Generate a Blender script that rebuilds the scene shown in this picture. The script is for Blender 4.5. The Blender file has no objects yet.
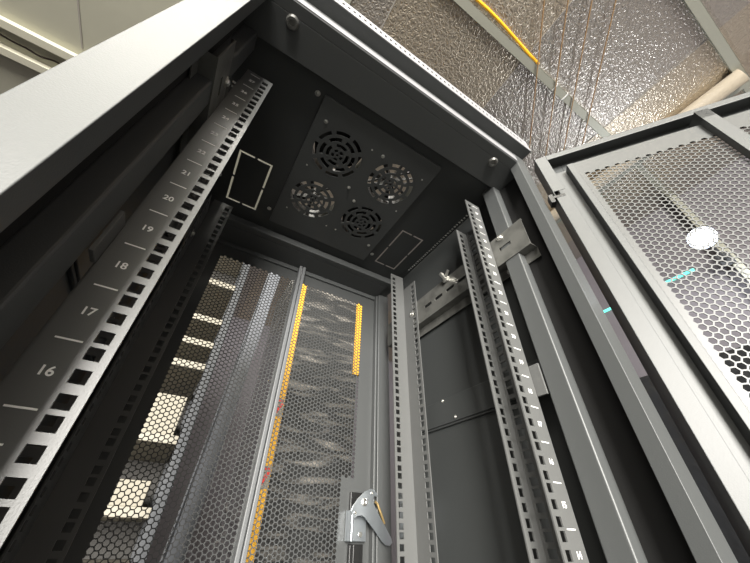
import bpy, bmesh, math, random
import numpy as np
from mathutils import Matrix, Vector

random.seed(4)
SC = bpy.context.scene
COL = SC.collection

# ------------------------------------------------------------------ camera, world, lights, exposure
CAM = Vector((-.1713, -.2678, .7605))
ROT = [[0.85295668, -0.52177490, 0.01469213],
       [0.34050086, 0.53484948, -0.77330150],
       [0.39563124, 0.66459536, 0.63386823]]
cd = bpy.data.cameras.new('camera')
cam = bpy.data.objects.new('camera', cd)
COL.objects.link(cam)
m = Matrix.Identity(4)
for r in range(3):
    m[r][0] = ROT[0][r]
    m[r][1] = -ROT[1][r]
    m[r][2] = -ROT[2][r]
    m[r][3] = CAM[r]
cam.matrix_world = m
cd.sensor_width = 36
cd.lens = 314.395 / 750 * 36
cd.clip_start = .01
SC.camera = cam

w = bpy.data.worlds.new('world')
SC.world = w
w.use_nodes = True
w.node_tree.nodes['Background'].inputs[0].default_value = (.9, .95, 1, 1)
w.node_tree.nodes['Background'].inputs[1].default_value = .3

SC.view_settings.view_transform = 'Standard'
SC.view_settings.look = 'None'
SC.view_settings.gamma = 1
SC.view_settings.use_curve_mapping = False
SC.view_settings.exposure = 0.0


def area(name, loc, target, sx, sy, power, color):
    l = bpy.data.lights.new(name, 'AREA')
    l.shape = 'RECTANGLE'
    l.size = sx
    l.size_y = sy
    l.energy = power
    l.color = color
    o = bpy.data.objects.new(name, l)
    o.location = loc
    o.rotation_euler = (Vector(target) - Vector(loc)).to_track_quat('-Z', 'Y').to_euler()
    COL.objects.link(o)
    return o


# daylight through the wide gate at the front left of the hall, and the hall's front ceiling batten; the rear fill light is added
area('gate_daylight', (-2.05, -4.9, 1.75), (0, 0, 1.1), 1.5, 2.6, 1120, (1.0, .965, .905))
area('batten_light_front', (-1.0, -1.25, 3.25), (-1.0, -1.25, 0), 1.6, .4, 66, (1.0, .96, .88))
area('rear_fill_light', (-.6, 2.6, 3.25), (-.6, 2.6, 0), 2.4, .3, 25, (1.0, .95, .85))  # added fill for the things behind the cabinet

H = 3.4


# ------------------------------------------------------------------ materials
def mat(name, base, rough=.5, metal=0, bump=None, var=None, emit=None, spec=None, coat=0):
    mt = bpy.data.materials.new(name)
    mt.use_nodes = True
    nt = mt.node_tree
    b = nt.nodes['Principled BSDF']
    b.inputs['Base Color'].default_value = (*base, 1)
    b.inputs['Roughness'].default_value = rough
    b.inputs['Metallic'].default_value = metal
    if spec is not None:
        b.inputs['Specular IOR Level'].default_value = spec
    if coat:
        b.inputs['Coat Weight'].default_value = coat
        b.inputs['Coat Roughness'].default_value = .15
    if emit:
        b.inputs['Emission Color'].default_value = (*emit[0], 1)
        b.inputs['Emission Strength'].default_value = emit[1]
    tc = nt.nodes.new('ShaderNodeTexCoord')
    if bump:
        sc, st, dist = bump
        n = nt.nodes.new('ShaderNodeTexNoise')
        n.inputs['Scale'].default_value = sc
        n.inputs['Detail'].default_value = 2
        nt.links.new(tc.outputs['Object'], n.inputs['Vector'])
        bp = nt.nodes.new('ShaderNodeBump')
        bp.inputs['Strength'].default_value = st
        bp.inputs['Distance'].default_value = dist
        nt.links.new(n.outputs['Fac'], bp.inputs['Height'])
        nt.links.new(bp.outputs['Normal'], b.inputs['Normal'])
    if var:
        sc, c2, lo, hi = var
        n = nt.nodes.new('ShaderNodeTexNoise')
        n.inputs['Scale'].default_value = sc
        n.inputs['Detail'].default_value = 4
        nt.links.new(tc.outputs['Object'], n.inputs['Vector'])
        mr = nt.nodes.new('ShaderNodeMapRange')
        mr.inputs['From Min'].default_value = lo
        mr.inputs['From Max'].default_value = hi
        nt.links.new(n.outputs['Fac'], mr.inputs['Value'])
        mx = nt.nodes.new('ShaderNodeMix')
        mx.data_type = 'RGBA'
        mx.inputs[6].default_value = (*base, 1)
        mx.inputs[7].default_value = (*c2, 1)
        nt.links.new(mr.outputs['Result'], mx.inputs[0])
        nt.links.new(mx.outputs[2], b.inputs['Base Color'])
    return mt


M = {}
M['paint'] = mat('charcoal_powder_coat', (.074, .078, .078), .46, 0, (900, .12, .001), None)
M['sheet'] = mat('charcoal_sheet_paint', (.043, .046, .046), .5, 0, (700, .1, .001), None)
M['mesh'] = mat('charcoal_mesh_paint', (.066, .069, .069), .42)
M['rail'] = mat('rail_paint', (.105, .107, .105), .36, 0, (900, .1, .001), None)
M['galv'] = mat('galvanised_steel', (.21, .21, .195), .42, .55, None, (35, (.14, .14, .13), .4, .65))
M['pale'] = mat('light_grey_strip', (.26, .26, .27), .45)
M['stile'] = mat('stile_sheen_paint', (.16, .165, .17), .4)  # lighter grey stands in for the sheen on the rounded stile
M['shade_black'] = mat('painted_shade_black', (.008, .008, .008), .9)  # near-black colour standing in for deep shade
M['zinc'] = mat('zinc_plated_steel', (.50, .54, .57), .3, .85)
M['brass'] = mat('brass_spring', (.6, .42, .18), .35, .9)
M['screw'] = mat('bright_screw_steel', (.65, .64, .6), .3, .9)
M['plastic'] = mat('black_plastic', (.012, .012, .012), .35)
M['ink'] = mat('white_print', (.95, .95, .93), .6)
M['rubber'] = mat('black_rubber', (.02, .02, .02), .7)
M['beam'] = mat('purlin_paint', (.36, .36, .30), .5, .2)
M['cable_y'] = mat('yellow_cable_jacket', (.85, .45, .02), .5)
M['wire'] = mat('rusty_wire', (.42, .27, .14), .6, .3)
M['duct'] = mat('beige_duct_wrap', (.30, .26, .20), .6, 0, (25, .3, .02))
M['white'] = mat('white_shelf_paint', (.27, .25, .20), .5)
M['carton'] = mat('white_carton', (.28, .26, .21), .7)
M['greysteel'] = mat('grey_steel_paint', (.06, .064, .07), .4, .2)
M['yellow'] = mat('yellow_edge_board', (.80, .42, .03), .5, 0, None, None)
M['red'] = mat('red_print', (.7, .05, .04), .5)
M['concrete'] = mat('grey_concrete', (.085, .083, .08), .8, 0, (8, .1, .01), (3, (.06, .058, .055), .3, .7))
M['wall'] = mat('grey_panel_wall', (.14, .13, .145), .7, 0, None, (2, (.12, .11, .12), .3, .7))
M['film'] = mat('black_stretch_film', (.014, .015, .017), .3, 0, (14, .4, .03), None, None, .6)
M['clip'] = mat('white_tie', (.8, .8, .78), .5)
M['green'] = mat('green_light', (.1, .8, .6), .5, 0, None, None, ((.2, .95, .75), 1.0))
M['glow'] = mat('led_glow', (1, 1, 1), .5, 0, None, None, ((.93, .95, 1), 60))


def foil_material():
    mt = bpy.data.materials.new('embossed_foil_insulation')
    mt.use_nodes = True
    nt = mt.node_tree
    L = nt.links.new
    b = nt.nodes['Principled BSDF']
    b.inputs['Metallic'].default_value = .85
    b.inputs['Roughness'].default_value = .4
    tc = nt.nodes.new('ShaderNodeTexCoord')
    mp = nt.nodes.new('ShaderNodeMapping')
    mp.inputs['Rotation'].default_value = (0, 0, .5)
    L(tc.outputs['Object'], mp.inputs['Vector'])
    # short zigzag crinkles pressed into the foil
    wv = nt.nodes.new('ShaderNodeTexWave')
    wv.inputs['Scale'].default_value = 9
    wv.inputs['Distortion'].default_value = 9
    wv.inputs['Detail'].default_value = 1
    wv.inputs['Detail Scale'].default_value = 4.5
    L(mp.outputs['Vector'], wv.inputs['Vector'])
    vo = nt.nodes.new('ShaderNodeTexVoronoi')
    vo.inputs['Scale'].default_value = 34
    L(mp.outputs['Vector'], vo.inputs['Vector'])
    ad = nt.nodes.new('ShaderNodeMath')
    ad.operation = 'ADD'
    L(wv.outputs['Fac'], ad.inputs[0])
    L(vo.outputs['Distance'], ad.inputs[1])
    bp = nt.nodes.new('ShaderNodeBump')
    bp.inputs['Strength'].default_value = .33
    bp.inputs['Distance'].default_value = .008
    L(ad.outputs[0], bp.inputs['Height'])
    L(bp.outputs['Normal'], b.inputs['Normal'])
    # each strip of foil has its own tone
    sx = nt.nodes.new('ShaderNodeSeparateXYZ')
    L(tc.outputs['Object'], sx.inputs[0])
    dv = nt.nodes.new('ShaderNodeMath')
    dv.operation = 'MULTIPLY_ADD'
    dv.inputs[1].default_value = 1 / .95
    dv.inputs[2].default_value = -.12 / .95 + 20
    L(sx.outputs['X'], dv.inputs[0])
    fl = nt.nodes.new('ShaderNodeMath')
    fl.operation = 'FLOOR'
    L(dv.outputs[0], fl.inputs[0])
    md = nt.nodes.new('ShaderNodeMath')
    md.operation = 'MODULO'
    md.inputs[1].default_value = 2
    L(fl.outputs[0], md.inputs[0])
    mx = nt.nodes.new('ShaderNodeMix')
    mx.data_type = 'RGBA'
    mx.inputs[6].default_value = (.58, .51, .41, 1)
    mx.inputs[7].default_value = (.51, .47, .42, 1)
    L(md.outputs[0], mx.inputs[0])
    L(mx.outputs[2], b.inputs['Base Color'])
    return mt


def film_material():
    """Dark crate seen through clear stretch film: dark body, glossy streaky skin."""
    mt = bpy.data.materials.new('stretch_wrapped_dark_steel')
    mt.use_nodes = True
    nt = mt.node_tree
    L = nt.links.new
    b = nt.nodes['Principled BSDF']
    b.inputs['Base Color'].default_value = (.05, .05, .05, 1)
    b.inputs['Roughness'].default_value = .3
    b.inputs['Coat Weight'].default_value = .9
    b.inputs['Coat Roughness'].default_value = .18
    tc = nt.nodes.new('ShaderNodeTexCoord')
    mp = nt.nodes.new('ShaderNodeMapping')
    mp.inputs['Rotation'].default_value = (0, -.55, 0)
    mp.inputs['Scale'].default_value = (2.5, 2.5, 16)
    L(tc.outputs['Object'], mp.inputs['Vector'])
    n = nt.nodes.new('ShaderNodeTexNoise')
    n.inputs['Scale'].default_value = 2.2
    n.inputs['Detail'].default_value = 3
    n.inputs['Distortion'].default_value = .6
    L(mp.outputs['Vector'], n.inputs['Vector'])
    bp = nt.nodes.new('ShaderNodeBump')
    bp.inputs['Strength'].default_value = .6
    bp.inputs['Distance'].default_value = .03
    L(n.outputs['Fac'], bp.inputs['Height'])
    L(bp.outputs['Normal'], b.inputs['Normal'])
    L(bp.outputs['Normal'], b.inputs['Coat Normal'])
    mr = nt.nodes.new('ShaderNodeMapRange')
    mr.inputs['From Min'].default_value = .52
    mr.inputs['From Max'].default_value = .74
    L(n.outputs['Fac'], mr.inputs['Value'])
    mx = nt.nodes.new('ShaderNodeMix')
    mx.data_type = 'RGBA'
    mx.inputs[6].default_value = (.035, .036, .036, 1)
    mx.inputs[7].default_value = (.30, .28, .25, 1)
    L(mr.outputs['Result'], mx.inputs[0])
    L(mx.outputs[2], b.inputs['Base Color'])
    return mt


M['foil'] = foil_material()
M['wrapped'] = film_material()


# ------------------------------------------------------------------ mesh helpers
class MB:
    def __init__(s):
        s.v = []
        s.f = []

    def add(s, vs, fs):
        n = len(s.v)
        s.v += [tuple(p) for p in vs]
        s.f += [tuple(i + n for i in f) for f in fs]
        return s

    def box(s, x0, x1, y0, y1, z0, z1, fn=None):
        if x0 > x1: x0, x1 = x1, x0
        if y0 > y1: y0, y1 = y1, y0
        if z0 > z1: z0, z1 = z1, z0
        vs = [(x, y, z) for x in (x0, x1) for y in (y0, y1) for z in (z0, z1)]
        if fn: vs = [fn(*p) for p in vs]
        return s.add(vs, [(0, 1, 3, 2), (4, 6, 7, 5), (0, 4, 5, 1), (2, 3, 7, 6), (0, 2, 6, 4), (1, 5, 7, 3)])

    def prism(s, pts, fn, h0, h1):
        """polygon pts (a, b) swept from h0 to h1; fn(a, b, h) -> xyz"""
        n = len(pts)
        vs = [fn(a, b, h0) for a, b in pts] + [fn(a, b, h1) for a, b in pts]
        fs = [tuple(range(n))[::-1], tuple(range(n, 2 * n))]
        fs += [(i, (i + 1) % n, n + (i + 1) % n, n + i) for i in range(n)]
        return s.add(vs, fs)

    def tube(s, pts, r, seg=8):
        pts = [Vector(p) for p in pts]
        rings = []
        for i, p in enumerate(pts):
            d = (pts[min(i + 1, len(pts) - 1)] - pts[max(i - 1, 0)]).normalized()
            a = d.cross(Vector((0, 0, 1)))
            if a.length < .1: a = d.cross(Vector((1, 0, 0)))
            a.normalize()
            b = d.cross(a)
            rings.append([p + r * (math.cos(t) * a + math.sin(t) * b) for t in [2 * math.pi * k / seg for k in range(seg)]])
        vs = [q for rg in rings for q in rg]
        fs = []
        for i in range(len(pts) - 1):
            for k in range(seg):
                k2 = (k + 1) % seg
                fs.append((i * seg + k, i * seg + k2, (i + 1) * seg + k2, (i + 1) * seg + k))
        fs.append(tuple(range(seg))[::-1])
        fs.append(tuple((len(pts) - 1) * seg + k for k in range(seg)))
        return s.add(vs, fs)

    def lathe(s, prof, o, axis, seg=20):
        """profile [(radius, height)] about axis through o"""
        axis = Vector(axis).normalized()
        a = axis.orthogonal().normalized()
        b = axis.cross(a)
        o = Vector(o)
        vs = []
        for r, h in prof:
            for k in range(seg):
                t = 2 * math.pi * k / seg
                vs.append(o + axis * h + (a * math.cos(t) + b * math.sin(t)) * r)
        fs = []
        n = len(prof)
        for i in range(n - 1):
            for k in range(seg):
                k2 = (k + 1) % seg
                fs.append((i * seg + k, i * seg + k2, (i + 1) * seg + k2, (i + 1) * seg + k))
        fs.append(tuple(range(seg))[::-1])
        fs.append(tuple((n - 1) * seg + k for k in range(seg)))
        return s.add(vs, fs)

    def screw(s, o, axis, r=.006):
        """pan head with a cross recess standing on its washer"""
        s.lathe([(r * 1.5, 0), (r * 1.5, r * .18), (r, r * .18), (r * .97, r * .5), (r * .7, r * .8), (r * .3, r * .9), (r * .12, r * .6)], o, axis, 14)
        return s

    def split(s):
        s.cuts = getattr(s, 'cuts', []) + [(len(s.v), len(s.f))]
        return s

    def build_each(s, name, material, parent):
        """one object for each lump added between calls of split()"""
        cv = cf = 0
        for nv, nf in s.cuts:
            q = MB()
            q.v = s.v[cv:nv]
            q.f = [tuple(i - cv for i in f) for f in s.f[cf:nf]]
            q.build(name, material, parent)
            cv, cf = nv, nf

    def grid(s, us, vs, solid, fn, t):
        """plate over a grid of cells, solid(um, vm) tells which are metal; fn(u, v, h) -> xyz, h from 0 to -t"""
        us = sorted(set(round(u, 6) for u in us))
        vs = sorted(set(round(v, 6) for v in vs))
        nu, nv = len(us) - 1, len(vs) - 1
        S = [[solid((us[i] + us[i + 1]) / 2, (vs[j] + vs[j + 1]) / 2) for j in range(nv)] for i in range(nu)]
        for i in range(nu):
            for j in range(nv):
                if not S[i][j]: continue
                a, b, c, d = us[i], us[i + 1], vs[j], vs[j + 1]
                s.add([fn(a, c, 0), fn(b, c, 0), fn(b, d, 0), fn(a, d, 0)], [(0, 1, 2, 3)])
                s.add([fn(a, c, -t), fn(b, c, -t), fn(b, d, -t), fn(a, d, -t)], [(3, 2, 1, 0)])
                for (di, dj, p, q) in ((-1, 0, (a, d), (a, c)), (1, 0, (b, c), (b, d)), (0, -1, (a, c), (b, c)), (0, 1, (b, d), (a, d))):
                    ii, jj = i + di, j + dj
                    if 0 <= ii < nu and 0 <= jj < nv and S[ii][jj]: continue
                    s.add([fn(*p, 0), fn(*p, -t), fn(*q, -t), fn(*q, 0)], [(0, 1, 2, 3)])
        return s

    def build(s, name, material, parent=None, bevel=0, smooth=False, weld=False, seg=2):
        me = bpy.data.meshes.new(name)
        me.from_pydata(s.v, [], s.f)
        bm = bmesh.new()
        bm.from_mesh(me)
        if weld: bmesh.ops.remove_doubles(bm, verts=bm.verts, dist=1e-6)
        bmesh.ops.recalc_face_normals(bm, faces=bm.faces)
        bm.to_mesh(me)
        bm.free()
        mats = material if isinstance(material, list) else [material]
        for q in mats: me.materials.append(q)
        o = bpy.data.objects.new(name, me)
        COL.objects.link(o)
        if parent: o.parent = parent
        if bevel:
            bv = o.modifiers.new('bevel', 'BEVEL')
            bv.width = bevel
            bv.segments = seg
            bv.limit_method = 'ANGLE'
        if smooth:
            for p in me.polygons: p.use_smooth = True
        return o


def thing(name, label, cat, loc=(0, 0, 0), group=None):
    o = bpy.data.objects.new(name, None)
    COL.objects.link(o)
    o.empty_display_size = .1
    o.location = loc
    o['label'] = label
    o['category'] = cat
    o['kind'] = 'thing'
    if group: o['group'] = group
    return o


def tag(o, label, cat, group=None, kind='thing'):
    o['label'] = label
    o['category'] = cat
    o['kind'] = kind
    if group: o['group'] = group
    return o


def struct(o, label=None, cat=None):
    o['kind'] = 'structure'
    if label: o['label'] = label
    if cat: o['category'] = cat
    return o


def perf_sheet(name, fn, outer, regions, exclude, p, a, t, material, parent):
    """sheet with hexagonal holes; fn(u, v, h); outer (u0,u1,v0,v1); regions [(u0,u1,v0,v1)]; exclude(u, v) keeps metal"""
    V = []
    F = []
    R = p / math.sqrt(3)
    r = a / math.sqrt(3)
    ang = [math.pi / 3 * k for k in range(6)]
    co = [(R * math.cos(t_), R * math.sin(t_)) for t_ in ang]
    ci = [(r * math.cos(t_), r * math.sin(t_)) for t_ in ang]
    base = 0
    frames = []
    for (u0, u1, v0, v1) in regions:
        cw = p * math.sqrt(3) / 2
        nc = int(round((u1 - u0) / cw)) + 1
        nr = int((v1 - v0) / p)
        for i in range(-1, nc + 1):
            for j in range(-1, nr + 1):
                u = u0 + i * cw
                v = v1 - j * p - (p / 2 if i % 2 else 0)
                hole = 0 <= i < nc and 0 <= j < nr and not exclude(u, v)
                if hole:
                    for h in (0, -t):
                        V += [(u + x, v + y, h) for x, y in co]
                        V += [(u + x, v + y, h) for x, y in ci]
                    for k in range(6):
                        k2 = (k + 1) % 6
                        F.append((base + k, base + k2, base + 6 + k2, base + 6 + k))
                        F.append((base + 12 + k2, base + 12 + k, base + 18 + k, base + 18 + k2))
                        F.append((base + 6 + k, base + 6 + k2, base + 18 + k2, base + 18 + k))
                    base += 24
                else:
                    for h in (0, -t):
                        V += [(u + x, v + y, h) for x, y in co]
                    F.append(tuple(base + k for k in range(6)))
                    F.append(tuple(base + 11 - k for k in range(6)))
                    base += 12
        frames.append((u0 - cw, u0 + (nc) * cw, v1 - (nr) * p - p * .2, v1 + p * .7))
    me = bpy.data.meshes.new(name)
    mb = MB()
    us = [outer[0], outer[1]] + [x for f in frames for x in f[:2]]
    vs = [outer[2], outer[3]] + [x for f in frames for x in f[2:]]
    mb.grid(us, vs, lambda u, v: not any(f[0] < u < f[1] and f[2] < v < f[3] for f in frames), lambda u, v, h: (u, v, h - .0002), t - .0004)
    F += [tuple(i + base for i in f) for f in mb.f]
    V += mb.v
    me.from_pydata([fn(*q) for q in V], [], F)
    me.update()
    me.materials.append(material)
    o = bpy.data.objects.new(name, me)
    COL.objects.link(o)
    o.parent = parent
    return o


def text_mesh(items, mb):
    """items: (string, centre, height, u axis, v axis); adds flat glyph faces"""
    dg = None
    for s_, c, h, ua, va in items:
        cu = bpy.data.curves.new('t', 'FONT')
        cu.body = s_
        cu.size = 1
        cu.align_x = 'CENTER'
        cu.align_y = 'CENTER'
        cu.extrude = .01
        cu.offset = .018
        ob = bpy.data.objects.new('t', cu)
        COL.objects.link(ob)
        bpy.context.view_layer.update()
        dg = bpy.context.evaluated_depsgraph_get()
        me = bpy.data.meshes.new_from_object(ob.evaluated_get(dg))
        ua_, va_ = Vector(ua), Vector(va)
        n = ua_.cross(va_)
        k = h / .7
        vs = [Vector(c) + ua_ * (v.co.x * k) + va_ * (v.co.y * k) + n * (v.co.z * .012) for v in me.vertices]
        mb.add(vs, [tuple(p.vertices) for p in me.polygons])
        bpy.data.objects.remove(ob)
        bpy.data.meshes.remove(me)
        bpy.data.curves.remove(cu)


# ------------------------------------------------------------------ the hall
XL, XR, YB, YF = -4.2, 3.3, 4.4, -5.0
struct(MB().box(XL, XR, YF, YB, -.1, 0).build('floor', M['concrete']))
struct(MB().box(-.13, XR, YF, YB, H, H + .08).build('ceiling', M['foil']))
struct(MB().box(XL, -.13, YF, YB, H + .001, H + .08).build('ceiling_left', mat('greenish_roof_panel', (.42, .41, .33), .5, .1, (5, .1, .02))))
struct(MB().box(XR, XR + .1, YF, YB, 0, H).build('wall_right', M['wall']))
struct(MB().box(XL - .1, XL, YF, YB, 0, H).build('wall_left', M['wall']))
struct(MB().box(XL - .1, XR + .1, YB, YB + .1, 0, H).build('wall_back', M['wall']))
gate = MB()
gate.grid([XL, -3.4, -.8, XR], [0, 3.2, H], lambda x, z: not (-3.4 < x < -.8 and z < 3.2), lambda x, z, h: (x, YF + h, z), .1)
struct(gate.build('wall_front', M['wall']))


def channel(name, along, c0, c1, a, bcen, wid, dep, material, label):
    """C-shaped steel purlin hung under the ceiling: web plate below, two flanges up, lips"""
    mb = MB()
    f = (lambda l, c, z: (l, c, z)) if along == 'x' else (lambda l, c, z: (c, l, z))
    mb.box(c0, c1, bcen - wid / 2, bcen + wid / 2, H - dep, H - dep + .003, f)
    mb.box(c0, c1, bcen - wid / 2, bcen - wid / 2 + .003, H - dep, H - .001, f)
    mb.box(c0, c1, bcen + wid / 2 - .003, bcen + wid / 2, H - dep, H - .001, f)
    o = mb.build(name, material, None, .001)
    return struct(o, label, 'beam')


channel('roof_purlin', 'x', XL, XR, 0, -.182, .052, .03, M['beam'], 'slim steel purlin under the foil with a yellow cable along it')
channel('roof_purlin', 'x', XL, XR, 0, -.93, .055, .03, M['beam'], 'steel purlin crossing the foil at the top right corner')
# left part of the roof: wide trough between two pale flanges
tr = MB()
for y in (1.46, 1.66):
    tr.box(XL, -.9, y, y + .035, H - .05, H - .001)
    tr.box(XL, -.9, y - .012, y + .047, H - .058, H - .05)
struct(tr.build('roof_purlin', mat('pale_purlin', (.62, .60, .48), .45), None, .002), 'pale double purlin over the left corner of the cabinet', 'beam')
se = MB()
for x in (.12, 1.07, 2.02):
    se.box(x - .004, x + .004, -.9, 1.4, H - .003, H - .0005)
se.box(-1.615, -1.605, .2, 1.4, H - .003, H - .0005)
struct(se.build('ceiling_seam', mat('seam_tape', (.30, .28, .25), .6)))
tag_ = MB().box(-.15, -.115, -.15, 1.4, H - .012, H - .001).build('ceiling_strip', M['beam'], None, .002)
struct(tag_)
d = MB()
d.tube([(2.43, -.93, H - .06), (2.43, 0, H - .06), (2.43, 1.2, H - .06), (2.43, 4.3, H - .06)], .058, 16)
tag(d.build('pipe', M['duct'], None, 0, True), 'beige wrapped pipe under the ceiling at the far right', 'pipe')
struct(MB().box(2.52, 2.56, -.93, 4.3, H - .05, H - .001).build('roof_purlin', M['beam']), 'pale purlin just right of the beige pipe', 'beam')
# steel column on the right wall in line with the slim purlin
struct(MB().box(3.20, 3.299, -.21, -.16, 0, H - .031).build('trim_1', M['beam'], None, .002))

# yellow cable lying along the purlin
pts = []
for k in range(25):
    x = .2 + .98 * k / 24
    s_ = k / 24
    pts.append((x, -.226 - .018 * math.sin(s_ * math.pi) ** 2 + .01 * s_, H - .010))
tag(MB().tube(pts, .009, 8).build('cable', M['cable_y'], None, 0, True), 'yellow cable running along the slim ceiling purlin', 'cable')
for k, x in enumerate((1.40, 1.52)):
    mb = MB()
    mb.box(x - .005, x + .005, -.212, -.158, H - .0335, H - .0302)
    mb.box(x - .005, x + .005, -.2125, -.2085, H - .0335, H - .012)
    mb.box(x - .005, x + .005, -.1615, -.1575, H - .0335, H - .012)
    tag(mb.build('cable_tie', M['clip'], None, .0005), ('white tie round the purlin nearer the end of the yellow cable', 'white tie round the purlin farther from the yellow cable')[k], 'cable tie', 'white ties on the purlin')

pts = []
for k in range(120):
    x = -4.15 + 3.2 * k / 119
    pts.append((x, 1.60 + .006 * math.sin(x * 19) + .004 * math.sin(x * 43), H - .012 + .003 * math.sin(x * 31)))
tag(MB().tube(pts, .0065, 8).build('cable', mat('dark_cable', (.05, .035, .03), .6), None, 0, True), 'dark wavy cable lying in the pale ceiling trough at the top left', 'cable')

WL = ['leftmost of the rusty wires slanting under the foil', 'second rusty wire from the left under the foil',
      'third rusty wire from the left under the foil', 'fourth rusty wire from the left under the foil']
for k in range(4):
    x0 = .72 + .17 * k
    y0 = -.62 - .035 * k
    p0 = Vector((x0, y0, H - .042))
    dr = Vector((.68, .63, 0))
    tag(MB().tube([p0, p0 + dr * .6, p0 + dr * 1.35], .0045, 6).build('wire', M['wire']), WL[k], 'wire', 'rusty wires under the foil ceiling')

t = thing('wall_lamp', 'bright white work lamp glaring behind the open mesh door', 'lamp', (3.2, -.155, 2.55))
MB().box(-.02, 0, -.04, .04, -.06, .06).build('mount', M['greysteel'], t, .002)
MB().tube([(-.01, 0, 0), (-.2, 0, .02), (-.36, 0, .03)], .014, 8).build('arm', M['greysteel'], t)
ax = Vector((-.62, 0, -.55)).normalized()
o0 = Vector((-.42, 0, .02))
MB().lathe([(.02, -.06), (.06, -.055), (.085, 0), (.088, .02), (.08, .02), (.074, .0)], o0, ax, 24).build('lamp_head', M['greysteel'], t, 0, True)
MB().lathe([(.058, .001), (.055, .006), (.03, .009)], o0, ax, 24).build('led_panel', M['glow'], t, 0, True)
sp = bpy.data.lights.new('work_lamp_light', 'POINT')
sp.energy = 22
sp.shadow_soft_size = .07
sp.color = (.88, .93, 1)
so = bpy.data.objects.new('work_lamp_light', sp)
COL.objects.link(so)
so.location = Vector((3.2, -.155, 2.55)) + o0 + ax * .10
tag(MB().box(3.285, 3.298, .05, .85, 2.63, 2.655).build('light_strip', M['green'], None, .002), 'thin green light strip on the right wall', 'light')


# ------------------------------------------------------------------ the server cabinet
cab = thing('server_cabinet', 'open charcoal steel server cabinet with mesh doors and ceiling fans', 'server cabinet')
ZT = 1.470
P = M['paint']
Sh = M['sheet']
# base
b = MB()
b.box(-.30, .30, -.117, .46, .02, .06)
b.box(-.292, .292, -.11, .45, .06, .10)
for x in (-.26, .26):
    for y in (-.07, .41):
        b.lathe([(.025, 0), (.025, .012), (.008, .014), (.008, .02)], (x, y, 0), (0, 0, 1), 14)
b.build('base_frame', P, cab, .002)


def mx(sx):
    return lambda x, y, z: (sx * x, y, z)


def mxo(sx):
    return lambda x, y, z: (sx * x, y, z)


for sx in (-1, 1):
    f = mx(sx)
    mb = MB()
    # L-shaped front post: broad front face and a narrow inner return
    mb.prism([(.266, -.117), (.300, -.117), (.300, -.06), (.2985, -.06), (.2985, -.098), (.266, -.098)], lambda a, c, h: f(a, c, h), .10, 1.4265)
    o = mb.build('frame_post', P, cab, .003, False, True, 3)
    mb = MB().box(.2688, .2905, -.0477, -.0160, .10, 1.3995, mxo(sx))
    mb.build('side_upright', P, cab, .0025, False, True, 3)
    mb = MB().box(.2628, .300, .436, .4535, .10, 1.43, f)
    mb.build('frame_post', P, cab, .002, False, True)
    mb = MB().box(.2688, .2905, .335, .360, .10, 1.384, mxo(sx))
    mb.build('side_upright', P, cab, .0025, False, True, 3)
    # side panel with a folded rib across the middle
    mb = MB()
    mb.box(.2925, .2984, -.099, .40, .10, 1.398, f)
    for z in (.937, .45):
        mb.box(.286, .2925, -.0155, .398, z, z + .048, f)
        mb.box(.288, .2925, -.0155, .398, z - .004, z, f)
    mb.build('side_panel', Sh, cab, .0012, False, True)
    MB().box(.2895, .2926, -.0978, -.0165, .101, 1.384, f).build('shade_strip', M['shade_black'], cab)['label'] = 'added black strip standing in for shade'  # added strip, paints the shade at the front of the side panel
    sm = MB()
    for y, z in ((.22, .982), (.19, .944)):
        sm.screw(f(.286, y, z), (-sx, 0, 0), .0022).split()
    sm.build_each('rivet', M['screw'], cab)

# roof sheet with fan opening, two cable knock-outs and side vents
KO = [(-.248, -.176), (.177, .247)]
KY = (.178, .322)
sl = .0042
us = [-.2985, .2985, -.13, .13]
vs = [-.043, .385, .01, .305]
for a, c in KO:
    us += [a, a + sl, c - sl, c, (a + c) / 2 - .003, (a + c) / 2 + .003]
vs += [KY[0], KY[0] + sl, KY[1] - sl, KY[1], sum(KY) / 2 - .003, sum(KY) / 2 + .003]
vents = [.05 + .0088 * k for k in range(29)]
for y in vents: vs += [y, y + .0042]
us += [.284, .290, -.284, -.290]


def roof_solid(u, v):
    if -.13 < u < .13 and .01 < v < .305: return False
    if .284 < abs(u) < .290:
        return not any(y < v < y + .0042 for y in vents)
    for a, c in KO:
        if a < u < c and KY[0] < v < KY[1]:
            if abs(u - (a + c) / 2) < .003 or abs(v - sum(KY) / 2) < .003: return True
            if u < a + sl or u > c - sl or v < KY[0] + sl or v > KY[1] - sl: return False
    return True


MB().grid(us, vs, roof_solid, lambda u, v, h: (u, v, 1.40 - h), .0012).build('roof_panel', Sh, cab)
sk = MB()
for sx in (-1, 1):
    sk.box(.2915, .300, -.043, .45, 1.401, ZT, mx(sx))
sk.box(-.2915, .2915, .385, .45, 1.384, ZT)
sk.build('roof_side_rail', P, cab, .0015)
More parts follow.
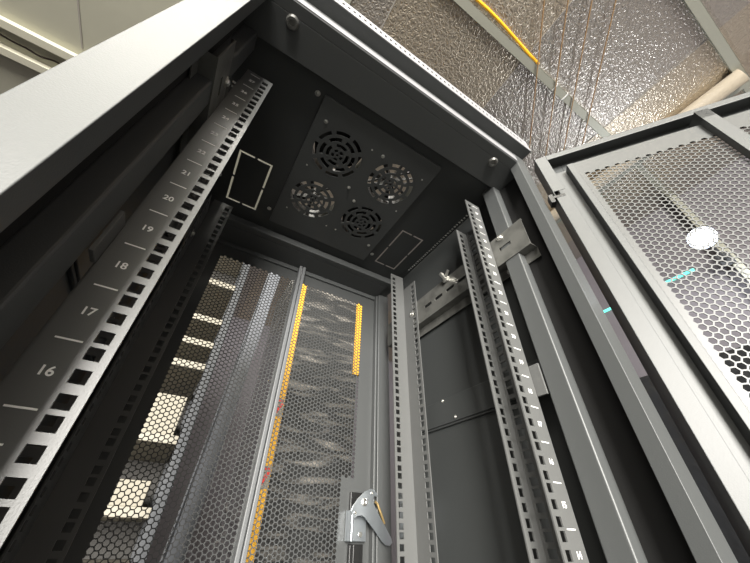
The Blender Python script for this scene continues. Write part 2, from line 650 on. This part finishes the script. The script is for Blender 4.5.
# rear beam: a folded angle with a bright nose towards the camera
rb = MB()
rb.box(-.300, .300, .366, .385, 1.380, 1.3998)
rb.box(-.2625, .2625, .385, .4536, 1.380, 1.384)
rb.box(-.2915, .2915, .4475, .4535, 1.384, ZT - .001)
rb.build('rear_beam', P, cab, .002, False, False)
fb = MB()
fb.box(-.2655, .2655, -.1165, -.0985, 1.386, 1.4275)
fb.box(-.2984, .2984, -.0980, -.043, 1.386, 1.4275)
fb.box(-.2655, .2655, -.099, -.0975, 1.3865, 1.427)
o = fb.build('front_beam', P, cab, .002, False, False)
sm = MB()
for x in (-.225, .221): sm.lathe([(.0105, 0), (.0105, .0015), (.0085, .005), (.005, .0052), (.0045, .003)], (x, -.09, 1.386), (0, 0, -1), 20).split()
sm.build_each('bolt', M['galv'], o)
MB().box(-.2655, .2655, -.1190, -.1160, 1.3880, 1.4080).build('edge_trim', M['pale'], o, .001, False, True)['label'] = 'light grey edge trim'
# roof lip with a row of slots over the door
lip = MB()
vs_ = MB()
us = [-.300, .300]
for k in range(54): us += [-.284 + .0105 * k, -.284 + .0105 * k + .0045]
vs_.grid(us, [1.4280, 1.4450, 1.4545, ZT], lambda u, v: not (1.445 < v < 1.4545 and ((u + .284) % .0105) < .0045 and abs(u) < .285), lambda u, v, h: (u, -.1400 - h, v), .0015)
lip.box(-.300, .300, -.1385, -.043, 1.4280, 1.4300)
lip.box(-.300, .300, -.1385, -.043, ZT - .0015, ZT)
lip.box(-.298, .298, -.1260, -.1240, 1.4300, ZT - .0015)
lo = lip.build('roof_lip', P, cab)
lo2 = vs_.build('vent_strip', M['pale'], lo)
lo2['label'] = 'light grey strip pierced by a row of slots'
sm = MB()
for p in ((-.150, -.011, 1.40), (-.148, .298, 1.40), (.155, .300, 1.40)): sm.screw(p, (0, 0, -1), .0035).split()
sm.build_each('roof_screw', M['screw'], cab)

# fan unit
fx = (-.066, .070)
fy = (.077, .212)
FZ = 1.3945
bm_ = bmesh.new()
edges = []


def loop(pts):
    vv = [bm_.verts.new(p) for p in pts]
    for i in range(len(vv)): edges.append(bm_.edges.new((vv[i], vv[(i + 1) % len(vv)])))


loop([(-.136, -.016, FZ), (.143, -.016, FZ), (.143, .330, FZ), (-.136, .330, FZ)])
for x in fx:
    for y in fy:
        loop([(x + .0561 * math.cos(2 * math.pi * k / 48), y + .0561 * math.sin(2 * math.pi * k / 48), FZ) for k in range(48)])
bmesh.ops.triangle_fill(bm_, use_beauty=True, use_dissolve=False, edges=edges)
me = bpy.data.meshes.new('fan_tray')
bmesh.ops.recalc_face_normals(bm_, faces=bm_.faces)
bm_.to_mesh(me)
bm_.free()
me.materials.append(P)
tray = bpy.data.objects.new('fan_tray', me)
COL.objects.link(tray)
tray.parent = cab
so_ = tray.modifiers.new('thick', 'SOLIDIFY')
so_.thickness = .0014
so_.offset = 0
tf = MB()
tf.box(-.136, .143, -.018, -.016, FZ - .001, 1.3998)
tf.box(-.137, -.1355, -.016, .330, FZ - .001, 1.3998)
tf.box(.1425, .144, -.016, .330, FZ - .001, 1.3998)
tf.build('tray_flange', P, tray, .0009)
sm = MB()
for x, y in ((-.116, .025), (.018, .027), (-.008, .134), (.020, .161), (.126, .27), (.022, .267), (-.113, .132), (-.009, .027), (.124, .028), (-.004, .268), (-.112, .266), (.124, .132)):
    sm.screw((x, y, FZ - .0007), (0, 0, -1), .0028 if (x, y) in ((-.116, .025), (.018, .027), (-.008, .134), (.020, .161), (.126, .27)) else .0014).split()
sm.build_each('tray_screw', M['screw'], tray)


def annulus(mb, cx, cy, r0, r1, a0, a1, z0, z1, n):
    ps = []
    for k in range(n + 1):
        t_ = a0 + (a1 - a0) * k / n
        ps.append((math.cos(t_), math.sin(t_)))
    for k in range(n):
        (c0, s0), (c1, s1) = ps[k], ps[k + 1]
        q = [(cx + r0 * c0, cy + r0 * s0), (cx + r1 * c0, cy + r1 * s0), (cx + r1 * c1, cy + r1 * s1), (cx + r0 * c1, cy + r0 * s1)]
        mb.prism(q, lambda a, c, h: (a, c, h), z0, z1)


kk = 0
for (x, y, blank) in ((fx[0], fy[0], True), (fx[1], fy[0], False), (fx[0], fy[1], False), (fx[1], fy[1], True)):
    g = MB()
    z0, z1 = FZ - .0007, FZ + .0007
    for (ra, rb_) in ((0.05273, 0.05661), (0.03830, 0.04496), (0.02498, 0.03053)):
        annulus(g, x, y, ra, rb_, 0, 2 * math.pi, z0, z1, 40)
    # arc bridges between the slots
    for (ra, rb_, n, ph) in ((0.04496, 0.05273, 8, .2), (0.03053, 0.03830, 6, .5), (0.01776, 0.02498, 4, .8)):
        for k in range(n):
            a = 2 * math.pi * k / n + ph
            annulus(g, x, y, ra, rb_, a - 0.00444 / ra, a + 0.00444 / ra, z0, z1, 2)
    # centre disc with five round holes
    for k in range(5):
        a = 2 * math.pi * k / 5 + .3
        annulus(g, x, y, 0.01310, 0.01776, a - math.pi / 5, a + math.pi / 5, z0, z1, 6)
        annulus(g, x, y, 0.00688, 0.01310, a + .38, a + 2 * math.pi / 5 - .38, z0, z1, 4)
    annulus(g, x, y, 0.00289, 0.00688, 0, 2 * math.pi, z0, z1, 16)
    g.build('fan_grille', P, tray)
    fan = MB()
    # square housing with a round duct
    for q in range(4):
        for k in range(8):
            a0 = math.pi / 2 * q - math.pi / 4 + math.pi / 2 * k / 8
            a1 = math.pi / 2 * q - math.pi / 4 + math.pi / 2 * (k + 1) / 8

            def sq(a):
                s_ = .0635 / max(abs(math.cos(a)), abs(math.sin(a)))
                return (x + s_ * math.cos(a), y + s_ * math.sin(a))
            ci = [(x + .0570 * math.cos(a), y + .0570 * math.sin(a)) for a in (a0, a1)]
            fan.prism([ci[0], sq(a0), sq(a1), ci[1]], lambda a, c, h: (a, c, h), FZ + .0010, FZ + .036)
    fan.lathe([(.019, FZ + .006 - 1), (.020, FZ + .010 - 1), (.020, FZ + .034 - 1)] if blank else [(.008, FZ + .006 - 1), (.009, FZ + .010 - 1), (.009, FZ + .034 - 1)], (x, y, 1), (0, 0, 1), 24)
    nb = 7
    ph = .3 * kk
    for k in range(nb):
        a = 2 * math.pi * k / nb + ph
        ww = .36 if blank else .12
        vs_ = []
        for rr in (.018 if blank else .008, .054):
            tw = .9 if rr < .03 else .7
            for sgn in (-1, 1):
                vs_.append((x + rr * math.cos(a + sgn * ww), y + rr * math.sin(a + sgn * ww), FZ + .020 + sgn * .010 * tw))
        v2 = [(p[0], p[1], p[2] + .0018) for p in vs_]
        fan.add(vs_ + v2, [(0, 1, 3, 2), (6, 7, 5, 4), (0, 4, 5, 1), (2, 3, 7, 6), (0, 2, 6, 4), (1, 5, 7, 3)])
    for k in range(4):
        a = math.pi / 4 + math.pi / 2 * k
        c_, s_ = math.cos(a), math.sin(a)
        fan.prism([(x + .007 * c_ - .002 * s_, y + .007 * s_ + .002 * c_), (x + .007 * c_ + .002 * s_, y + .007 * s_ - .002 * c_),
                   (x + .054 * c_ + .002 * s_, y + .054 * s_ - .002 * c_), (x + .054 * c_ - .002 * s_, y + .054 * s_ + .002 * c_)], lambda a_, c2, h: (a_, c2, h), FZ + .031, FZ + .036)
    if blank:
        # added disc that blocks the light through the two dark fans
        fan.lathe([(.051, 0), (.051, .0015)], (x + .003, y - .002, FZ + .0365), (0, 0, 1), 30)
    fan.build('cooling_fan', M['plastic'], tray)
    kk += 1

# --- 19 inch rails
U = .04445
ZU = 1.35
hz = []
k = 0
while ZU - (k + 1) * U > .14:
    hz += [ZU - k * U - d_ for d_ in (.00635, .0222, .0381)]
    k += 1
NU = k
zb = ZU - NU * U - .01


def rail(sx, y0, sy, marks):
    f = lambda x, yl, z: (sx * x, y0 + sy * yl, z)
    mb = MB()
    vs = [zb, 1.36]
    for z in hz: vs += [z - .00475, z + .00475]
    hole = lambda v: any(abs(v - z) < .00475 for z in hz)
    # mounting flange
    mb.grid([.2225, .2278, .2373, .2645], vs, lambda u, v: not (.2278 < u < .2373 and hole(v)), lambda u, v, h: f(u, -h, v), .002)
    # web
    zt2 = 1.315
    hz2 = [z for z in hz if z + .00475 < zt2]
    v2 = [zb, zt2]
    for z in hz2: v2 += [z - .00475, z + .00475]
    hole2 = lambda v: any(abs(v - z) < .00475 for z in hz2)
    mb.grid([.002, .036, .048, .054], v2, lambda u, v: not (.036 < u < .048 and hole2(v)), lambda u, v, h: f(.2645 - h, u, v), .002)
    # second flange
    if marks: mb.grid([.235, .2425, .2515, .2645], v2, lambda u, v: not (.2425 < u < .2515 and hole2(v)), lambda u, v, h: f(u, .052 - h, v), .002)
    o = mb.build('mounting_rail', M['rail'], cab, 0, False, True)
    if marks:
        pm = MB()
        items = []
        for q in range(NU + 1):
            z = ZU - q * U
            pm.box(.242, .2572, -.0003, -.0001, z - .0006, z + .0006, lambda x, y, zz: (sx * x, y0 + y, zz))
            if q < NU:
                items.append((str(27 - q), (sx * .250, y0 - .0002, z - U / 2), .0062, (1, 0, 0), (0, 0, 1)))
        text_mesh(items, pm)
        q_ = pm.build('unit_marks', M['ink'], o)
        q_['label'] = 'white printed unit numbers and ticks'
    return o


for sx in (-1, 1):
    rail(sx, 0, 1, True)
    rail(sx, .306, -1, False)

# --- slotted Z brackets tying the rails to the uprights
for sx in (-1, 1):
    for zc in (1.2094, .56):
        f = mx(sx)
        dz = zc - 1.2094
        mb = MB()
        us = [-.0754, .392]
        sy_ = [-.041 + .0397 * k for k in range(10)]
        for y in sy_: us += [y, y + .0265]
        vs = [1.177 + dz, 1.2055 + dz, 1.2132 + dz, 1.243 + dz]
        mb.grid(us, vs, lambda u, v: not (abs(v - zc) < .0038 and any(y < u < y + .0265 for y in sy_) and not (.0 < u < .058) and not (.25 < u < .306)), lambda u, v, h: f(.2668 - h, u, v), .0018)
        mb.box(.2668, .2870, -.0754, .392, 1.1755 + dz, 1.177 + dz, f)
        mb.box(.2855, .2870, -.0754, .392, 1.155 + dz, 1.177 + dz, f)
        mb.box(.2668, .2725, -.0754, .392, 1.243 + dz, 1.2445 + dz, f)
        o = mb.build('rail_bracket', M['galv'], cab)
        sm = MB()
        for (x, y, z) in ((.2668, -.0237, 1.237), (.2855, -.0116, 1.166), (.2645, .272, 1.215), (.2668, .345, 1.195)):
            sm.screw(f(x, y, z + dz), (-sx, 0, 0), .0052).split()
        if zc > 1:
            sm.lathe([(.010, 0), (.010, .003), (.0045, .004), (.0045, .022), (.002, .023)], f(.2668, .138, 1.238), (-sx, -.15, .5), 6)
            sm.lathe([(.008, 0), (.008, .008)], f(.270, .138, 1.240), (-sx, -.15, .5), 6)
            sm.lathe([(.0035, 0), (.0035, .014)], f(.262, .132, 1.246), (-.2 * sx, -1, .6), 8)
            sm.split()
        sm.build_each('bracket_bolt', M['screw'], o)
for sx in (-1, 1):
    f = mx(sx)
    MB().box(.2650, .2685, -.0158, .0005, .923, .969, f).build('rail_clip', M['rail'], cab, .0006)

# --- rear doors
YD = .455
for sx in (-1, 1):
    f = mx(sx)
    reg = (.0155, .2075, .14, 1.331)
    mb = MB()
    # folded stile beside the centre gap and a hinge-side fold
    mb.box(.256, .262, .440, .4548, .105, 1.379, f)
    mb.box(.0095, .256, .448, .4548, 1.366, 1.379, f)
    mb.box(.0095, .256, .448, .4548, .105, .118, f)
    o = mb.build('rear_door', P, cab, .0015)
    MB().box(.0008, .0095, .434, .4538, .1055, 1.3785, f).build('door_stile', M['stile'], o, .002, False, True)
    ex = (lambda u, v: .17 < u - (-.02) and u > .186 and .55 < v < .864) if sx > 0 else (lambda u, v: False)
    perf_sheet('mesh_panel', lambda u, v, h: (sx * u, YD - h, v), (.0015, .262, .105, 1.379), [reg], ex, .0090, .0074, .0012, M['mesh'], o)
    if sx > 0:
        k0 = .944
        LP = lambda x, z, y: (-.171 + (x + .171) * k0, y, .76 + (z - .76) * k0)
        br = MB()
        br.box(.198, .203, .425, .4535, .756, .806)
        br.box(.203, .242, .446, .4535, .756, .806)
        br.box(.198, .242, .443, .4465, .756, .806)
        br.build('latch_bracket', M['zinc'], o, .0012)
        lv = MB()
        outl = [(0.1986, 0.798), (0.194, 0.8045), (0.1987, 0.8129), (0.2103, 0.826), (0.2256, 0.8385), (0.241, 0.8445), (0.2493, 0.843), (0.2579, 0.834), (0.2566, 0.8301), (0.2496, 0.8317), (0.2464, 0.8246), (0.249, 0.8173), (0.2578, 0.8035), (0.2742, 0.7843), (0.2914, 0.7627), (0.2941, 0.7555), (0.2879, 0.7503), (0.2776, 0.7512), (0.2689, 0.7568), (0.2515, 0.7736), (0.2282, 0.7937), (0.2196, 0.7971), (0.2101, 0.7952), (0.2035, 0.7918)]
        PV = [(0.2252, 0.8197), (0.204, 0.8014), (0.2428, 0.8366), (0.2597, 0.8186), (0.2774, 0.7857)]
        lv.prism(outl, lambda a, c, h: (a, h, c), .4240, .4270)
        l_ = lv.build('latch_lever', M['zinc'], o, .0009, False, True)
        l_['label'] = 'bright zinc lever of the door latch'
        # pressed rib along the arm
        sm = MB()
        for (x_, z_), r in ((PV[0], .0070), (PV[1], .0026), (PV[2], .0026)):
            sm.lathe([(r, 0), (r, .0015), (r * .6, .003), (r * .3, .0022)], (x_, .4240, z_), (0, -1, 0), 14).split()
        sm.lathe([(.0045, 0), (.0045, .001), (.003, .0025)], (.2285, .443, .767), (0, -1, 0), 12).split()
        sm.lathe([(.005, 0), (.005, .03)], (PV[0][0], .4545, PV[0][1]), (0, -1, 0), 12).split()
        sm.build_each('latch_rivet', M['screw'], o)
        sp_ = MB()
        sp_.tube([(PV[3][0] - .006, .4290, PV[3][1] + .004), (PV[3][0], .4285, PV[3][1]), (PV[3][0] * .5 + PV[4][0] * .5, .4285, PV[3][1] * .5 + PV[4][1] * .5), (PV[4][0], .4290, PV[4][1])], .0026, 8)
        sp_.build('latch_spring', M['brass'], o)
        rd = MB()
        rd.box(.2045, .238, .4465, .4535, .806, .838)
        rd.box(.206, .236, .4435, .4535, .118, .752)
        rd.box(.213, .229, .4415, .444, .118, .752)
        rd.build('lock_rod', M['plastic'], o, .001)

# --- front door, swung open
HG = Vector((.30, -.137, 0))
DD = Vector((.596, -.803, 0)).normalized()
DN = Vector((DD.y, -DD.x, 0)) * -1          # points away from the cabinet opening


def df(u, v, h):
    """door frame of reference: u along the door, v height, h towards the viewer (cabinet side)"""
    p = HG + DD * u - DN * h
    return (p.x, p.y, v)


if (CAM - HG).dot(DN) > 0: DN = -DN
DW = .575
Z0, Z1 = .105, 1.398
fd = MB()
dbox = lambda mb, u0, u1, v0, v1, h0, h1: mb.box(u0, u1, v0, v1, h0, h1, df)
# outer skin edge, return walls and inner lips
dbox(fd, 0, .0015, Z0, Z1, -.030, 0)
dbox(fd, DW - .0015, DW, Z0, Z1, -.030, 0)
dbox(fd, 0, DW, Z1 - .0015, Z1, -.030, 0)
dbox(fd, 0, DW, Z0, Z0 + .0015, -.030, 0)
dbox(fd, 0, .0215, Z0, 1.268, -.0015, 0)
dbox(fd, 0, .0215, 1.281, Z1, -.0015, 0)
dbox(fd, DW - .0215, DW, Z0, Z1, -.0015, 0)
dbox(fd, .0215, DW - .0215, Z1 - .015, Z1, -.0015, 0)
dbox(fd, .0215, DW - .0215, Z0, Z0 + .015, -.0015, 0)
# channel floor round the raised panel
dbox(fd, .0015, .049, Z0 + .002, 1.352, -.0175, -.016)
dbox(fd, .0015, .049, 1.3505, 1.352, -.030, -.016)
dbox(fd, .0015, .049, 1.352, Z1 - .002, -.030, -.0285)
dbox(fd, DW - .049, DW - .0015, Z0 + .002, Z1 - .002, -.030, -.0285)
dbox(fd, .049, DW - .049, Z1 - .058, Z1 - .002, -.030, -.0285)
dbox(fd, .049, DW - .049, Z0 + .002, Z0 + .058, -.030, -.0285)
# raised panel walls
PU0, PU1, PZ0, PZ1 = .0455, DW - .0455, Z0 + .05, 1.347
dbox(fd, PU0, PU0 + .0013, PZ0, PZ1, -.0285, -.0012)
dbox(fd, PU1 - .0013, PU1, PZ0, PZ1, -.0285, -.0012)
dbox(fd, PU0, PU1, PZ1 - .0013, PZ1, -.0285, -.0012)
dbox(fd, PU0, PU1, PZ0, PZ0 + .0013, -.0285, -.0012)
door = fd.build('front_door', P, cab, .0006)
perf_sheet('mesh_panel', df, (PU0, PU1, PZ0, PZ1), [(.068, .262, .19, 1.305), (.300, .506, .19, 1.305)], lambda u, v: False, .0094, .0077, .0012, M['mesh'], door)
st = MB()
dbox(st, PU0, .0555, PZ0, PZ1, 0, .0012)
dbox(st, .263, .283, PZ0, 1.372, 0, .012)
dbox(st, .263, .283, 1.347, 1.372, -.0285, .012)
st.build('stiffener', P, door, .0008)
hg = MB()
hg.lathe([(.0045, 0), (.0045, .034)], df(.010, 1.258, -.012), (0, 0, 1), 14)
hg.lathe([(.0065, 0), (.0065, .008)], df(.010, 1.252, -.010), (0, 0, 1), 14)
dbox(hg, -.010, .016, 1.262, 1.268, -.016, .001)
dbox(hg, -.012, -.004, 1.250, 1.272, -.012, .003)
hg.build('hinge', M['plastic'], door, .0006)

# ------------------------------------------------------------------ behind the cabinet
YK = 1.15
t = thing('steel_shelving', 'open shelving with pale boards behind the left rear mesh door', 'shelving', (-.45, YK, 0))
rx = lambda x: x + .45
for x0 in (-.90, -.135):
    for y0 in (0, .42):
        MB().box(rx(x0), rx(x0) + .035, y0, y0 + .03, 0, 2.25).build('upright', M['greysteel'], t, .002)
for z in (.66, .80, 1.010, 1.285, 1.385, 1.50, 1.70, 2.1):
    MB().box(rx(-.865), rx(-.135), .002, .45, z, z + .028).build('shelf', M['white'], t, .002)
MB().box(rx(-.865), rx(-.135), .452, .456, .1, 2.2).build('back_sheet', mat('brown_back_sheet', (.04, .037, .032), .6), t)
c = MB()
c.box(-.34, -.155, YK + .02, YK + .36, 1.0385, 1.178)
c.box(-.252, -.243, YK + .0195, YK + .361, 1.0385, 1.1785)
tag(c.build('carton', M['carton'], None, .003), 'pale carton standing on a shelf behind the left mesh door', 'carton')
c = MB()
c.box(-.255, -.165, YK + .03, YK + .33, .8285, .90)
c.box(-.214, -.207, YK + .0295, YK + .331, .8285, .9005)
tag(c.build('carton', M['carton'], None, .003), 'small pale carton below the larger one behind the left mesh door', 'carton')

# a second cabinet, wrapped in clear film, with printed yellow edge boards
t = thing('wrapped_cabinet', 'dark cabinet in clear stretch film behind the right rear door', 'cabinet', (.38, YK, 0))
wb = MB()
wb.box(-.20, .20, .006, .60, .10, 2.1)
wb.box(-.17, .17, .02, .58, 0, .10)
wb.build('body', M['wrapped'], t, .012)
for (x0, x1) in ((-.204, -.160), (.168, .206)):
    e = MB()
    zl = .10 if x0 < 0 else 1.43
    e.box(x0, x1, 0, .005, zl, 2.1)
    e.box(x0 if x0 < 0 else x1 - .005, (x0 + .005) if x0 < 0 else x1, .005, .04, zl, 2.1)
    eo = e.build('edge_board', M['yellow'], t)
    eo['label'] = 'yellow printed edge board'
    pr = MB()
    for z in ((.30, .62, .90, 1.16) if x0 < 0 else (1.95,)):
        pr.box(x0 + .003, x1 - .003, -.0008, 0, z, z + .075).split()
    pr.build_each('print_patch', M['white'], eo)
    pr = MB()
    for z in ((.30, .62, .90, 1.16) if x0 < 0 else (1.95,)):
        pr.prism([(x0 + .004, z + .012), (x0 + .018, z + .012), (x1 - .004, z + .055), (x1 - .016, z + .055)], lambda a, c_, h: (a, h, c_), -.0016, -.0008)
        pr.box(x0 + .005, x1 - .008, -.0016, -.0008, z + .062, z + .069).split()
    pr.build_each('print_mark', M['red'], eo)
# grey door leaf of the shelving row standing ajar between them
t = thing('sheet_metal_door', 'pale grey steel door leaf leaning between shelving and wrapped cabinet', 'door panel', (.03, 1.02, 0))
lf = MB()
fn = lambda x, y, z: (x - .06 * (2.0 - z) * .9, y + .04 * z, z)
lf.box(-.030, .030, 0, .012, 0, 1.95, fn)
lf.box(-.030, -.026, -.014, 0, 0, 1.95, fn)
lf.box(.026, .030, -.014, 0, 0, 1.95, fn)
lf.build('leaf', mat('pale_grey_steel', (.17, .18, .20), .4, .2), t, .001)

# black wrapped cabinet to the right of the open one
t = thing('film_wrapped_rack', 'low black film wrapped cabinet right of the open mesh door', 'cabinet', (1.8, .25, 0))
MB().box(-.3, .3, -.5, .55, .08, 1.33).build('body', M['film'], t, .02)
pw = mat('pallet_wood', (.35, .24, .14), .8)
for y in (-.45, 0, .45): MB().box(-.3, .3, y - .05, y + .05, 0, .08).build('pallet_runner', pw, t)
